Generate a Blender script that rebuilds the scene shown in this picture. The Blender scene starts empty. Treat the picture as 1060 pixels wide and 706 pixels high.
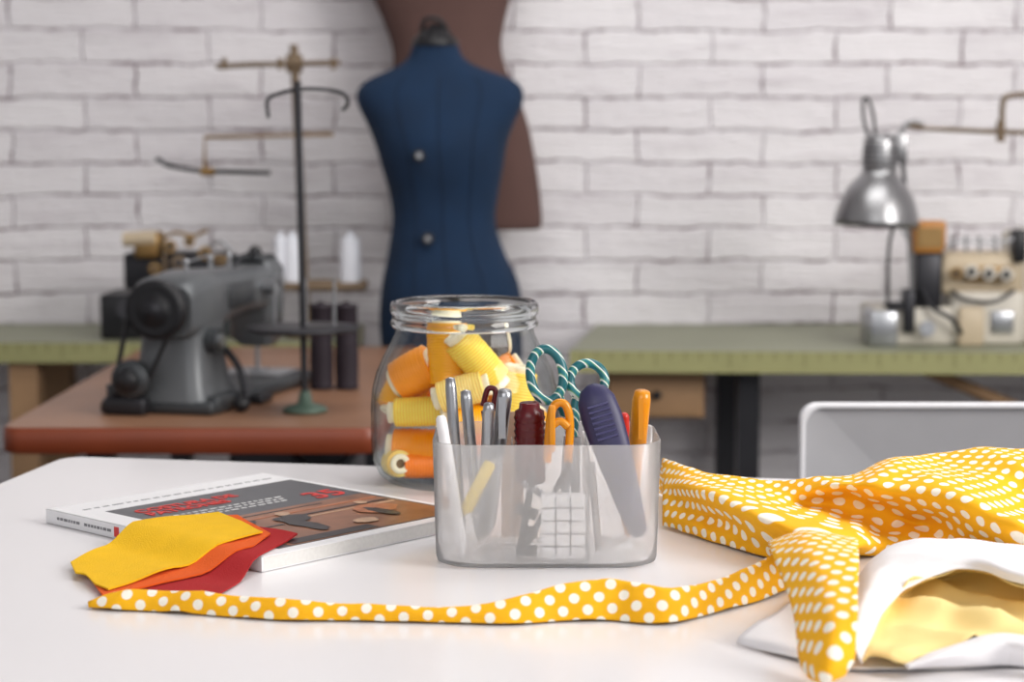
import bpy, math, random
from mathutils import Vector, Matrix, noise
random.seed(4)
S = bpy.context.scene
# ------------------------------------------------------------ camera model
CAMZ = 1.19; FPX = 2000.0; PITCH = math.radians(6.0)
cs, sn = math.cos(PITCH), math.sin(PITCH)
ZT = 0.835      # white cutting table height
ZG = 0.76       # sewing tables height
def _d(u, v):
    a = (u-530)/FPX; b = (353-v)/FPX
    return (a, cs+b*sn, -sn+b*cs)
def Y(u, v, y):           # point of a vertical plane at real depth y
    d = _d(u, v); t = y/d[1]
    return Vector((d[0]*t, y, CAMZ+d[2]*t))
def H(u, v, h, base=ZT):  # point at height h above a horizontal surface
    d = _d(u, v); t = (base+h-CAMZ)/d[2]
    return Vector((d[0]*t, d[1]*t, base+h))

# ------------------------------------------------------------ materials
def lin(c):
    r = []
    for x in c:
        x /= 255.0
        r.append(x/12.92 if x <= 0.04045 else ((x+0.055)/1.055)**2.4)
    return (r[0], r[1], r[2], 1)
def mat(name, col, rough=0.5, metal=0.0, var=0.06, nscale=30, bump=0.0, bscale=200, **kw):
    m = bpy.data.materials.new(name); m.use_nodes = True
    nt = m.node_tree; N = nt.nodes; L = nt.links
    b = N['Principled BSDF']
    b.inputs['Roughness'].default_value = rough
    b.inputs['Metallic'].default_value = metal
    for k, val in kw.items():
        b.inputs[k.replace('_', ' ')].default_value = val
    tc = N.new('ShaderNodeTexCoord')
    nz = N.new('ShaderNodeTexNoise'); nz.inputs['Scale'].default_value = nscale
    nz.inputs['Detail'].default_value = 4
    L.new(tc.outputs['Object'], nz.inputs['Vector'])
    mx = N.new('ShaderNodeMix'); mx.data_type = 'RGBA'
    c = lin(col)
    mx.inputs[6].default_value = tuple(x*(1-var*2) for x in c[:3])+(1,)
    mx.inputs[7].default_value = tuple(min(1, x*(1+var*2)) for x in c[:3])+(1,)
    L.new(nz.outputs['Fac'], mx.inputs[0]); L.new(mx.outputs[2], b.inputs['Base Color'])
    if bump > 0:
        n2 = N.new('ShaderNodeTexNoise'); n2.inputs['Scale'].default_value = bscale
        L.new(tc.outputs['Object'], n2.inputs['Vector'])
        bp = N.new('ShaderNodeBump'); bp.inputs['Strength'].default_value = bump
        bp.inputs['Distance'].default_value = 0.002
        L.new(n2.outputs['Fac'], bp.inputs['Height']); L.new(bp.outputs[0], b.inputs['Normal'])
    return m
def thread(name, col):
    m = bpy.data.materials.new(name); m.use_nodes = True
    nt = m.node_tree; N = nt.nodes; L = nt.links; b = N['Principled BSDF']; b.inputs['Roughness'].default_value = 0.42
    tc = N.new('ShaderNodeTexCoord'); wv = N.new('ShaderNodeTexWave'); wv.bands_direction = 'Y'
    wv.inputs['Scale'].default_value = 105; wv.inputs['Distortion'].default_value = 1.6; wv.inputs['Detail'].default_value = 2
    mp = N.new('ShaderNodeMapping'); mp.inputs['Rotation'].default_value = (0,0,0.03); L.new(tc.outputs['UV'], mp.inputs[0]); L.new(mp.outputs[0], wv.inputs['Vector'])
    mx = N.new('ShaderNodeMix'); mx.data_type = 'RGBA'; c = lin(col)
    mx.inputs[6].default_value = (c[0]*.95,c[1]*.78,c[2]*.5,1); mx.inputs[7].default_value = tuple(min(1,x*1.12) for x in c[:3])+(1,)
    L.new(wv.outputs['Fac'], mx.inputs[0]); L.new(mx.outputs[2], b.inputs['Base Color'])
    bp = N.new('ShaderNodeBump'); bp.inputs['Strength'].default_value = 0.4; bp.inputs['Distance'].default_value = 0.001
    L.new(wv.outputs['Fac'], bp.inputs['Height']); L.new(bp.outputs[0], b.inputs['Normal'])
    return m

M = {}
M['white_lam'] = mat('white_laminate', (236,234,236), 0.22, var=0.01, nscale=3)
M['black'] = mat('black_plastic', (22,22,26), 0.45)
M['darkmetal'] = mat('dark_metal', (52,52,56), 0.4, 0.6)
M['gunmetal'] = mat('machine_enamel_grey', (96,99,102), 0.38, 0.25, var=0.1, nscale=12)
M['gunmetal2'] = mat('machine_enamel_dark', (62,65,68), 0.4, 0.3)
M['steel'] = mat('brushed_steel', (170,172,176), 0.3, 0.9)
M['steel2'] = mat('lamp_aluminium', (158,158,160), 0.33, 0.85)
M['brass'] = mat('old_brass', (150,120,75), 0.4, 0.6)
M['brassdull'] = mat('tarnished_brass', (120,102,82), 0.5, 0.4)
M['greentop'] = mat('green_linoleum', (136,138,116), 0.5, var=0.06, nscale=6)
M['greenedge'] = mat('olive_edge', (150,149,102), 0.55, var=0.05, nscale=10)
M['tick'] = mat('ruler_tick', (112,110,66), 0.6)
M['browntop'] = mat('worn_brown_tabletop', (142,104,80), 0.42, var=0.16, nscale=7)
M['brownedge'] = mat('mahogany_edge', (126,56,28), 0.4, var=0.1, nscale=12)
M['wood'] = mat('pale_wood', (165,130,95), 0.6, var=0.12, nscale=14)
M['blue'] = mat('blue_jersey', (5,38,68), 0.9, var=0.14, nscale=15, bump=0.5, bscale=400)
M['blueseam'] = mat('blue_seam', (3,24,46), 0.9)
M['brownf'] = mat('brown_jersey', (92,67,62), 0.9, var=0.08, nscale=12, bump=0.2, bscale=600)
M['whitecone'] = mat('white_thread', (225,228,236), 0.8, var=0.03)
M['purple'] = mat('blackish_plum_thread', (34,24,34), 0.7)
M['beige'] = mat('beige_machine', (190,174,148), 0.45, var=0.05)
M['cream'] = mat('cream_machine', (204,198,186), 0.45, var=0.04)
M['orangebox'] = mat('orange_wood_block', (180,122,55), 0.5)
M['greenbase'] = mat('green_cast_iron', (84,104,92), 0.45, 0.2)
M['chair'] = mat('chair_grey', (168,168,172), 0.5, var=0.02)
M['chairrim'] = mat('chair_rim_white', (222,222,226), 0.35, var=0.02)
M['floor'] = mat('concrete_floor', (72,68,70), 0.7, var=0.12, nscale=4)
M['plain'] = mat('white_plaster', (212,210,211), 0.8, var=0.03, nscale=3)
M['paper'] = mat('magazine_paper', (236,236,238), 0.35, var=0.01)
M['pages'] = mat('page_edges', (222,221,218), 0.7, var=0.05, nscale=300)
M['covergrey'] = mat('cover_charcoal', (76,78,82), 0.3, var=0.06, nscale=20)
M['coverphoto'] = mat('cover_photo_brown', (138,92,66), 0.3, var=0.48, nscale=26)
M['coverdark'] = mat('cover_photo_dark', (38,32,32), 0.3)
M['coverrust'] = mat('cover_photo_rust', (172,104,64), 0.3, var=0.3, nscale=70)
M['covertan'] = mat('cover_photo_tan', (196,160,130), 0.3, var=0.2, nscale=70)
M['red'] = mat('red_ink', (215,45,38), 0.4)
M['white_ink'] = mat('white_ink', (215,215,215), 0.4)
M['grey_ink'] = mat('grey_ink', (120,120,124), 0.5)
M['felty'] = mat('yellow_felt', (242,190,8), 0.95, var=0.04, nscale=60, bump=0.5, bscale=900)
M['felto'] = mat('orange_felt', (226,92,18), 0.95, var=0.04, nscale=60, bump=0.5, bscale=900)
M['feltr'] = mat('red_felt', (170,20,26), 0.95, var=0.04, nscale=60, bump=0.5, bscale=900)
M['th_or'] = thread('thread_orange', (255,156,0))
M['th_dor'] = thread('thread_deep_orange', (255,132,2))
M['th_am'] = thread('thread_amber', (255,180,0))
M['th_pale'] = thread('thread_pale_yellow', (255,222,88))
M['th_cream'] = thread('thread_cream', (252,222,128))
M['th_grey'] = thread('thread_grey', (70,70,80))
M['core'] = mat('spool_core_cream', (244,236,206), 0.5)
M['corehole'] = mat('spool_hole', (110,85,50), 0.8)
M['maroon'] = mat('maroon_plastic', (92,14,22), 0.25)
M['navy'] = mat('navy_rubber', (48,46,84), 0.45)
M['navy2'] = mat('navy_rubber_rib', (72,70,112), 0.45)
M['gold'] = mat('amber_plastic', (222,142,14), 0.25)
M['whitepl'] = mat('white_plastic', (238,238,240), 0.3)
M['redpl'] = mat('red_plastic', (200,40,30), 0.35)
M['pinkbeige'] = mat('beige_card', (214,176,150), 0.7)
M['yellowpl'] = mat('yellow_plastic', (236,205,70), 0.4)
M['lining'] = mat('yellow_lining', (255,222,150), 0.85, var=0.05, nscale=14)
M['whitecloth'] = mat('white_cotton', (240,238,240), 0.9, var=0.015, nscale=20, bump=0.15, bscale=500)

def glass_mat():
    m = bpy.data.materials.new('clear_glass'); m.use_nodes = True
    nt = m.node_tree; N = nt.nodes; L = nt.links
    for n in list(N): N.remove(n)
    out = N.new('ShaderNodeOutputMaterial'); lw = N.new('ShaderNodeLayerWeight'); lw.inputs['Blend'].default_value = 0.5
    pw = N.new('ShaderNodeMath'); pw.operation = 'POWER'; pw.inputs[1].default_value = 3.8
    L.new(lw.outputs['Facing'], pw.inputs[0])
    ma = N.new('ShaderNodeMath'); ma.operation = 'MULTIPLY_ADD'; ma.inputs[1].default_value = 0.45; ma.inputs[2].default_value = 0.01
    L.new(pw.outputs[0], ma.inputs[0])
    tr = N.new('ShaderNodeBsdfTransparent'); gl = N.new('ShaderNodeBsdfGlossy'); gl.inputs['Roughness'].default_value = 0.02
    gl.inputs['Color'].default_value = (0.95,0.97,0.97,1)
    mc = N.new('ShaderNodeMix'); mc.data_type = 'RGBA'
    mc.inputs[6].default_value = (0.995,0.998,0.998,1); mc.inputs[7].default_value = (0.36,0.42,0.42,1)
    L.new(pw.outputs[0], mc.inputs[0]); L.new(mc.outputs[2], tr.inputs['Color'])
    mx = N.new('ShaderNodeMixShader'); L.new(ma.outputs[0], mx.inputs[0]); L.new(tr.outputs[0], mx.inputs[1]); L.new(gl.outputs[0], mx.inputs[2])
    L.new(mx.outputs[0], out.inputs['Surface'])
    return m
M['glass'] = glass_mat()
def solidglass():
    m = bpy.data.materials.new('solid_glass_rim'); m.use_nodes = True
    b = m.node_tree.nodes['Principled BSDF']
    b.inputs['Transmission Weight'].default_value = 1; b.inputs['Roughness'].default_value = 0.02; b.inputs['IOR'].default_value = 1.46
    b.inputs['Base Color'].default_value = (0.93,0.97,0.97,1)
    return m
M['glassrim'] = solidglass()
def frost_mat():
    m = bpy.data.materials.new('frosted_polypropylene'); m.use_nodes = True
    nt = m.node_tree; N = nt.nodes; L = nt.links
    for n in list(N): N.remove(n)
    out = N.new('ShaderNodeOutputMaterial')
    rf = N.new('ShaderNodeBsdfRefraction'); rf.inputs['IOR'].default_value = 1.05; rf.inputs['Roughness'].default_value = 0.17
    rf.inputs['Color'].default_value = (1,1,1,1)
    df = N.new('ShaderNodeBsdfDiffuse'); df.inputs['Color'].default_value = lin((252,252,253))
    tl = N.new('ShaderNodeBsdfTranslucent'); tl.inputs['Color'].default_value = lin((252,252,254))
    gl = N.new('ShaderNodeBsdfGlossy'); gl.inputs['Roughness'].default_value = 0.35
    m1 = N.new('ShaderNodeMixShader'); m1.inputs[0].default_value = 0.4
    L.new(df.outputs[0], m1.inputs[1]); L.new(tl.outputs[0], m1.inputs[2])
    m2 = N.new('ShaderNodeMixShader'); m2.inputs[0].default_value = 0.235
    L.new(rf.outputs[0], m2.inputs[1]); L.new(m1.outputs[0], m2.inputs[2])
    m3 = N.new('ShaderNodeMixShader'); m3.inputs[0].default_value = 0.04
    L.new(m2.outputs[0], m3.inputs[1]); L.new(gl.outputs[0], m3.inputs[2])
    L.new(m3.outputs[0], out.inputs['Surface'])
    return m
M['frost'] = frost_mat()
def dots_mat():
    m = bpy.data.materials.new('yellow_polka_dot_cotton'); m.use_nodes = True
    nt = m.node_tree; N = nt.nodes; L = nt.links; b = N['Principled BSDF']
    b.inputs['Roughness'].default_value = 0.85
    uv = N.new('ShaderNodeTexCoord'); mp = N.new('ShaderNodeMapping'); mp.inputs['Rotation'].default_value = (0,0,math.radians(45))
    L.new(uv.outputs['UV'], mp.inputs['Vector'])
    vo = N.new('ShaderNodeTexVoronoi'); vo.voronoi_dimensions = '2D'; vo.inputs['Scale'].default_value = 1/0.0130
    vo.inputs['Randomness'].default_value = 0.0
    L.new(mp.outputs[0], vo.inputs['Vector'])
    mr = N.new('ShaderNodeMapRange'); mr.inputs['From Min'].default_value = 0.28; mr.inputs['From Max'].default_value = 0.315
    mr.inputs['To Min'].default_value = 1; mr.inputs['To Max'].default_value = 0
    L.new(vo.outputs['Distance'], mr.inputs['Value'])
    nz = N.new('ShaderNodeTexNoise'); nz.inputs['Scale'].default_value = 25; L.new(uv.outputs['Object'], nz.inputs['Vector'])
    y = N.new('ShaderNodeMix'); y.data_type = 'RGBA'; y.inputs[6].default_value = lin((246,174,2)); y.inputs[7].default_value = lin((255,192,10))
    L.new(nz.outputs['Fac'], y.inputs[0])
    mx = N.new('ShaderNodeMix'); mx.data_type = 'RGBA'; L.new(mr.outputs[0], mx.inputs[0]); L.new(y.outputs[2], mx.inputs[6])
    mx.inputs[7].default_value = lin((252,247,232)); L.new(mx.outputs[2], b.inputs['Base Color'])
    n2 = N.new('ShaderNodeTexNoise'); n2.inputs['Scale'].default_value = 60; L.new(uv.outputs['Object'], n2.inputs['Vector'])
    bp = N.new('ShaderNodeBump'); bp.inputs['Strength'].default_value = 0.25; bp.inputs['Distance'].default_value = 0.004
    L.new(n2.outputs['Fac'], bp.inputs['Height']); L.new(bp.outputs[0], b.inputs['Normal'])
    return m
M['dots'] = dots_mat()
def stripe_mat():
    m = bpy.data.materials.new('teal_white_stripe'); m.use_nodes = True
    nt = m.node_tree; N = nt.nodes; L = nt.links; b = N['Principled BSDF']; b.inputs['Roughness'].default_value = 0.3
    tc = N.new('ShaderNodeTexCoord'); wv = N.new('ShaderNodeTexWave'); wv.bands_direction = 'DIAGONAL'
    wv.inputs['Scale'].default_value = 30; wv.inputs['Distortion'].default_value = 1.0
    L.new(tc.outputs['Object'], wv.inputs['Vector'])
    cr = N.new('ShaderNodeValToRGB'); cr.color_ramp.interpolation = 'CONSTANT'
    e = cr.color_ramp.elements; e[0].color = lin((20,100,108)); e[1].position = 0.5; e[1].color = lin((235,240,235))
    x = e.new(0.76); x.color = lin((110,170,120)); x = e.new(0.88); x.color = lin((30,120,130))
    L.new(wv.outputs['Fac'], cr.inputs[0]); L.new(cr.outputs[0], b.inputs['Base Color'])
    return m
M['teal'] = stripe_mat()
def brick_mat():
    m = bpy.data.materials.new('painted_white_brick'); m.use_nodes = True
    nt = m.node_tree; N = nt.nodes; L = nt.links; b = N['Principled BSDF']; b.inputs['Roughness'].default_value = 0.5
    tc = N.new('ShaderNodeTexCoord'); sp = N.new('ShaderNodeSeparateXYZ'); L.new(tc.outputs['Object'], sp.inputs[0])
    co = N.new('ShaderNodeCombineXYZ'); L.new(sp.outputs['X'], co.inputs['X']); L.new(sp.outputs['Z'], co.inputs['Y'])
    def warp(src, sc, amt, det=3):
        nd = N.new('ShaderNodeTexNoise'); nd.inputs['Scale'].default_value = sc; nd.inputs['Detail'].default_value = det
        L.new(co.outputs[0], nd.inputs['Vector'])
        vm = N.new('ShaderNodeVectorMath'); vm.operation = 'SUBTRACT'; vm.inputs[1].default_value = (0.5,0.5,0.5)
        L.new(nd.outputs['Color'], vm.inputs[0])
        vs = N.new('ShaderNodeVectorMath'); vs.operation = 'SCALE'; vs.inputs['Scale'].default_value = amt
        L.new(vm.outputs[0], vs.inputs[0])
        va = N.new('ShaderNodeVectorMath'); va.operation = 'ADD'; L.new(src, va.inputs[0]); L.new(vs.outputs[0], va.inputs[1])
        return va.outputs[0]
    w1 = warp(co.outputs[0], 3.5, 0.024, 2)
    w2 = warp(w1, 22, 0.017, 6)
    br = N.new('ShaderNodeTexBrick'); L.new(w2, br.inputs['Vector'])
    br.inputs['Scale'].default_value = 1; br.inputs['Brick Width'].default_value = 0.29; br.inputs['Row Height'].default_value = 0.0755
    br.inputs['Mortar Size'].default_value = 0.0055; br.inputs['Mortar Smooth'].default_value = 1.0
    br.offset = 0.42; br.inputs['Bias'].default_value = 0.0
    br.inputs['Color1'].default_value = lin((238,235,238)); br.inputs['Color2'].default_value = lin((228,224,228)); br.inputs['Mortar'].default_value = lin((222,217,222))
    n1 = N.new('ShaderNodeTexNoise'); n1.inputs['Scale'].default_value = 7; n1.inputs['Detail'].default_value = 9; n1.inputs['Roughness'].default_value = 0.75; L.new(co.outputs[0], n1.inputs['Vector'])
    r1 = N.new('ShaderNodeMapRange'); r1.inputs['From Min'].default_value = 0.47; r1.inputs['From Max'].default_value = 0.58; r1.inputs['To Max'].default_value = 0.95; L.new(n1.outputs['Fac'], r1.inputs['Value'])
    mu = N.new('ShaderNodeMath'); mu.operation = 'MULTIPLY'; L.new(br.outputs['Fac'], mu.inputs[0]); L.new(r1.outputs[0], mu.inputs[1])
    n3 = N.new('ShaderNodeTexNoise'); n3.inputs['Scale'].default_value = 6; n3.inputs['Detail'].default_value = 8; n3.inputs['Roughness'].default_value = 0.62
    mp = N.new('ShaderNodeMapping'); mp.inputs['Scale'].default_value = (0.7,4.0,1); L.new(co.outputs[0], mp.inputs[0]); L.new(mp.outputs[0], n3.inputs['Vector'])
    r3 = N.new('ShaderNodeMapRange'); r3.inputs['From Min'].default_value = 0.52; r3.inputs['From Max'].default_value = 0.74; r3.inputs['To Max'].default_value = 0.42
    L.new(n3.outputs['Fac'], r3.inputs['Value'])
    m1 = N.new('ShaderNodeMix'); m1.data_type = 'RGBA'; L.new(r3.outputs[0], m1.inputs[0]); L.new(br.outputs['Color'], m1.inputs[6]); m1.inputs[7].default_value = lin((184,174,182))
    m2 = N.new('ShaderNodeMix'); m2.data_type = 'RGBA'; L.new(mu.outputs[0], m2.inputs[0]); L.new(m1.outputs[2], m2.inputs[6]); m2.inputs[7].default_value = lin((124,100,110))
    L.new(m2.outputs[2], b.inputs['Base Color'])
    wv = N.new('ShaderNodeTexWave'); wv.bands_direction = 'Y'; wv.inputs['Scale'].default_value = 20; wv.inputs['Distortion'].default_value = 2.0
    L.new(w2, wv.inputs['Vector'])
    h1 = N.new('ShaderNodeMath'); h1.operation = 'MULTIPLY_ADD'; h1.inputs[1].default_value = -0.8; h1.inputs[2].default_value = 1; L.new(br.outputs['Fac'], h1.inputs[0])
    h2 = N.new('ShaderNodeMath'); h2.operation = 'MULTIPLY_ADD'; h2.inputs[1].default_value = 0.3; L.new(wv.outputs['Fac'], h2.inputs[0]); L.new(h1.outputs[0], h2.inputs[2])
    h3 = N.new('ShaderNodeMath'); h3.operation = 'MULTIPLY_ADD'; h3.inputs[1].default_value = 1.4; L.new(n3.outputs['Fac'], h3.inputs[0]); L.new(h2.outputs[0], h3.inputs[2])
    n4 = N.new('ShaderNodeTexNoise'); n4.inputs['Scale'].default_value = 32; n4.inputs['Detail'].default_value = 6; L.new(co.outputs[0], n4.inputs['Vector'])
    h4 = N.new('ShaderNodeMath'); h4.operation = 'MULTIPLY_ADD'; h4.inputs[1].default_value = 0.6; L.new(n4.outputs['Fac'], h4.inputs[0]); L.new(h3.outputs[0], h4.inputs[2])
    bp = N.new('ShaderNodeBump'); bp.inputs['Strength'].default_value = 0.85; bp.inputs['Distance'].default_value = 0.006
    L.new(h4.outputs[0], bp.inputs['Height']); L.new(bp.outputs[0], b.inputs['Normal'])
    return m
M['brick'] = brick_mat()

# ------------------------------------------------------------ mesh builder
def basis(axis):
    z = Vector(axis).normalized()
    x = Vector((1,0,0)) if abs(z.x) < 0.9 else Vector((0,1,0))
    x = (x - z*x.dot(z)).normalized(); y = z.cross(x)
    return x, y, z
class B:
    def __init__(s, name):
        s.name = name; s.v = []; s.f = []; s.m = []; s.sm = []; s.uv = []; s.slots = []
    def add(s, vs, fs, m, smooth=True, uv=None):
        o = len(s.v); s.v += [Vector(p) for p in vs]
        s.uv += uv if uv else [(0,0)]*len(vs)
        if m not in s.slots: s.slots.append(m)
        k = s.slots.index(m)
        for f in fs:
            s.f.append([i+o for i in f]); s.m.append(k); s.sm.append(smooth)
    def box(s, lo, hi, m, rot=0.0, piv=None, bev=0.0):
        lo = Vector(lo); hi = Vector(hi)
        c = (lo+hi)/2 if piv is None else Vector(piv)
        b = min(bev, min(hi-lo)*0.45)
        R = Matrix.Rotation(rot, 3, 'Z')
        if b <= 0:
            vs = [(x,y,z) for z in (lo.z,hi.z) for y in (lo.y,hi.y) for x in (lo.x,hi.x)]
            fs = [(0,2,3,1),(4,5,7,6),(0,1,5,4),(2,6,7,3),(0,4,6,2),(1,3,7,5)]
            s.add([c+R@(Vector(p)-c) for p in vs], fs, m, False)
        else:
            cx,cy = (lo.x+hi.x)/2,(lo.y+hi.y)/2; hw,hd=(hi.x-lo.x)/2,(hi.y-lo.y)/2
            rings=[]
            for (ins,z) in [(b,lo.z),(b*0.3,lo.z+b*0.3),(0,lo.z+b),(0,hi.z-b),(b*0.3,hi.z-b*0.3),(b,hi.z)]:
                rings.append([c+R@(Vector((cx+p[0],cy+p[1],z))-c) for p in rrect(hw-ins,hd-ins,max(b*1.01-ins*0.5,0.0003),3)])
            s.loft(rings, m, True, True)
    def loft(s, rings, m, cap0=False, cap1=False, closed=True, smooth=True, uv=None):
        n = len(rings[0]); vs = [p for r in rings for p in r]; fs = []
        for i in range(len(rings)-1):
            for j in range(n if closed else n-1):
                k = (j+1) % n
                fs.append((i*n+j, i*n+k, (i+1)*n+k, (i+1)*n+j))
        s.add(vs, fs, m, smooth, uv)
        if cap0: s.add(rings[0], [tuple(range(n))[::-1]], m, False)
        if cap1: s.add(rings[-1], [tuple(range(n))], m, False)
    def cyl(s, p0, p1, r0, m, r1=None, seg=20, cap=True):
        p0 = Vector(p0); p1 = Vector(p1); r1 = r0 if r1 is None else r1
        x,y,z = basis(p1-p0)
        R = [[p+(x*math.cos(t)+y*math.sin(t))*r for t in [2*math.pi*i/seg for i in range(seg)]] for p,r in ((p0,r0),(p1,r1))]
        s.loft(R, m, cap, cap)
    def rev(s, prof, org, m, axis=(0,0,1), seg=40):
        x,y,z = basis(axis); org = Vector(org)
        R = [[org+z*h+(x*math.cos(t)+y*math.sin(t))*max(r,1e-5) for t in [2*math.pi*i/seg for i in range(seg)]] for r,h in prof]
        uv = [(abs(2*i/seg-1)*math.pi*prof[0][0], h) for r,h in prof for i in range(seg)]
        s.loft(R, m, uv=uv)
    def tube(s, pts, r, m, closed=False, seg=10, sub=6):
        pts = [Vector(p) for p in pts]
        if sub > 1 and len(pts) > 2: pts = crom(pts, sub, closed)
        n = len(pts); R = []; px = None
        for i,p in enumerate(pts):
            a = pts[(i-1) % n] if (closed or i > 0) else p
            b = pts[(i+1) % n] if (closed or i < n-1) else p
            t = (b-a).normalized()
            if px is None: px,_,_ = basis(t)
            px = (px - t*px.dot(t)).normalized(); py = t.cross(px)
            rr = r(i/(n-1)) if callable(r) else r
            R.append([p+(px*math.cos(q)+py*math.sin(q))*rr for q in [2*math.pi*k/seg for k in range(seg)]])
        if closed: R.append(R[0]); s.loft(R, m)
        else: s.loft(R, m, True, True)
    def ball(s, c, r, m, seg=20, sc=(1,1,1)):
        c = Vector(c); R = []
        for i in range(seg//2+1):
            a = math.pi*i/(seg//2)
            R.append([c+Vector((sc[0]*r*math.sin(a)*math.cos(2*math.pi*j/seg), sc[1]*r*math.sin(a)*math.sin(2*math.pi*j/seg), -sc[2]*r*math.cos(a))) for j in range(seg)])
        s.loft(R, m)
    def make(s, parent=None, solid=0.0, xf=None):
        me = bpy.data.meshes.new(s.name)
        vs = [xf @ p for p in s.v] if xf else s.v
        cx = sum(p.x for p in vs)/len(vs); cy = sum(p.y for p in vs)/len(vs); cz = min(p.z for p in vs)
        o0 = Vector((cx,cy,cz))
        me.from_pydata([p-o0 for p in vs], [], s.f)
        for k in s.slots: me.materials.append(M[k])
        me.polygons.foreach_set('material_index', s.m); me.polygons.foreach_set('use_smooth', s.sm)
        ul = me.uv_layers.new(name='UVMap')
        for l in me.loops: ul.data[l.index].uv = s.uv[l.vertex_index]
        me.update()
        ob = bpy.data.objects.new(s.name, me); ob.location = o0
        S.collection.objects.link(ob)
        if solid: 
            md = ob.modifiers.new('thickness','SOLIDIFY'); md.thickness = solid; md.offset = 0
        if parent: ob.parent = parent
        return ob
def crom(P, sub, closed=False):
    n = len(P); out = []
    rng = n if closed else n-1
    for i in range(rng):
        if closed: a,b,c,d = P[(i-1)%n],P[i],P[(i+1)%n],P[(i+2)%n]
        else:
            b,c = P[i],P[i+1]; a = P[i-1] if i>0 else b*2-c; d = P[i+2] if i+2<n else c*2-b
        for k in range(sub):
            t = k/sub
            out.append(0.5*((2*b)+(c-a)*t+(2*a-5*b+4*c-d)*t*t+(3*b-a-3*c+d)*t*t*t))
    if not closed: out.append(P[-1].copy())
    return out
def rrect(hw, hd, r, n=6):
    r = min(r, hw*0.999, hd*0.999); out = []
    for (sx,sy,a0) in ((1,1,0),(-1,1,90),(-1,-1,180),(1,-1,270)):
        for k in range(n+1):
            a = math.radians(a0+90*k/n)
            out.append((sx*(hw-r)+r*math.cos(a), sy*(hd-r)+r*math.sin(a)))
    return out
def rrect(hw, hd, r, n=6):
    # corner arcs, counter-clockwise
    r = min(r, hw*0.999, hd*0.999); out = []
    for (sx,sy,a0) in ((1,1,0),(-1,1,90),(-1,-1,180),(1,-1,270)):
        for k in range(n+1):
            a = math.radians(a0+90*k/n)
            out.append((sx*(hw-r)+r*math.cos(a), sy*(hd-r)+r*math.sin(a)))
    return out
def bxpx(b, u0,u1,v0,v1,y,depth,m,bev=0.003):
    p = Y(u0,v1,y); q = Y(u1,v0,y)
    b.box((p.x,y,max(p.z,ZG+.0005)),(q.x,y+depth,q.z),m,bev=bev)

# ------------------------------------------------------------ room
WY = 4.5
b = B('wall_back'); b.box((-3.2,WY,0),(3.2,WY+0.12,3.0),'brick'); b.make()
b = B('wall_left'); b.box((-3.32,-2.0,0),(-3.2,WY+0.12,3.0),'plain'); b.make()
b = B('wall_right'); b.box((3.2,-2.0,0),(3.32,WY+0.12,3.0),'plain'); b.make()
b = B('floor'); b.box((-3.32,-2.0,-0.1),(3.32,WY+0.12,0),'floor'); b.make()
b = B('ceiling'); b.box((-3.32,-2.0,3.0),(3.32,WY+0.12,3.1),'plain'); b.make()

# ------------------------------------------------------------ white cutting table
bl = H(68,472,0); lf0 = H(0,500,0); br_ = H(1150,506,0)
dl = (lf0-bl); dl = dl*(1.5/abs(dl.y))
quad = [bl, br_+ (br_-bl)*0.1, br_+(br_-bl)*0.1+dl*0.96, bl+dl]
b = B('cutting_table')
def rquad(q, r, z):
    pts = []; n = len(q)
    for i in range(n):
        p = q[i]; a = (q[i-1]-p).normalized(); c = (q[(i+1)%n]-p).normalized()
        for k in range(6):
            t = k/5; A = p+a*r; C = p+c*r
            pt = A*(1-t)**2+p*2*t*(1-t)+C*t*t
            pts.append(Vector((pt.x,pt.y,z)))
    return pts[::-1]
ctr = sum(quad, Vector())/4
def shr(q, d): return [p+(ctr-p).normalized()*d for p in q]
b.loft([rquad(shr(quad,0.003),0.03,ZT-0.03),rquad(quad,0.03,ZT-0.027),rquad(quad,0.03,ZT-0.003),rquad(shr(quad,0.003),0.03,ZT)],'white_lam',True,True)
for p in shr(quad,0.12):
    b.cyl((p.x,p.y,0),(p.x,p.y,ZT-0.03),0.025,'white_lam')
b.make()

# ------------------------------------------------------------ magazine
hm = 0.013
A = H(48,527,hm); e1 = Vector((0.74,-0.673,0)).normalized(); e2 = Vector((0.673,0.74,0)).normalized()
LEN, WID = 0.306, 0.262
def mg(s_, t_, h): p = A+e1*s_+e2*t_; return Vector((p.x,p.y,ZT+h))
b = B('magazine')
def mbox(s0,s1,t0,t1,z0,z1,m):
    lo = [mg(s0,t0,z0),mg(s1,t0,z0),mg(s1,t1,z0),mg(s0,t1,z0)]; hi = [mg(s0,t0,z1),mg(s1,t0,z1),mg(s1,t1,z1),mg(s0,t1,z1)]
    b.add(lo+hi,[(3,2,1,0),(4,5,6,7),(0,1,5,4),(1,2,6,5),(2,3,7,6),(3,0,4,7)],m,False)
mbox(0,LEN,0,WID,0.0005,0.0012,'paper')
mbox(0.001,LEN-0.001,0.001,WID-0.002,0.0012,hm-0.0008,'pages')
mbox(0,LEN,0,WID,hm-0.0008,hm,'paper')
mbox(0,LEN,-0.0006,0.0012,0.0005,hm,'paper')
e_=0.0002
mbox(0.05,0.292,0.03,0.255,hm,hm+e_,'covergrey')
mbox(0.158,0.29,0.045,0.25,hm+e_,hm+2*e_,'coverphoto')
def blot(s0,t0,rs,rt,m,k):
    pts=[mg(s0+rs*math.cos(a)*(1+.35*noise.noise(Vector((math.cos(a)*2,math.sin(a)*2,s0*90)))), t0+rt*math.sin(a)*(1+.35*noise.noise(Vector((math.cos(a)*2,math.sin(a)*2,t0*90)))), hm+2*e_+k*.00006) for a in [2*math.pi*i/24 for i in range(24)]]
    b.add(pts,[tuple(range(24))[::-1]],m,False)
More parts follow.
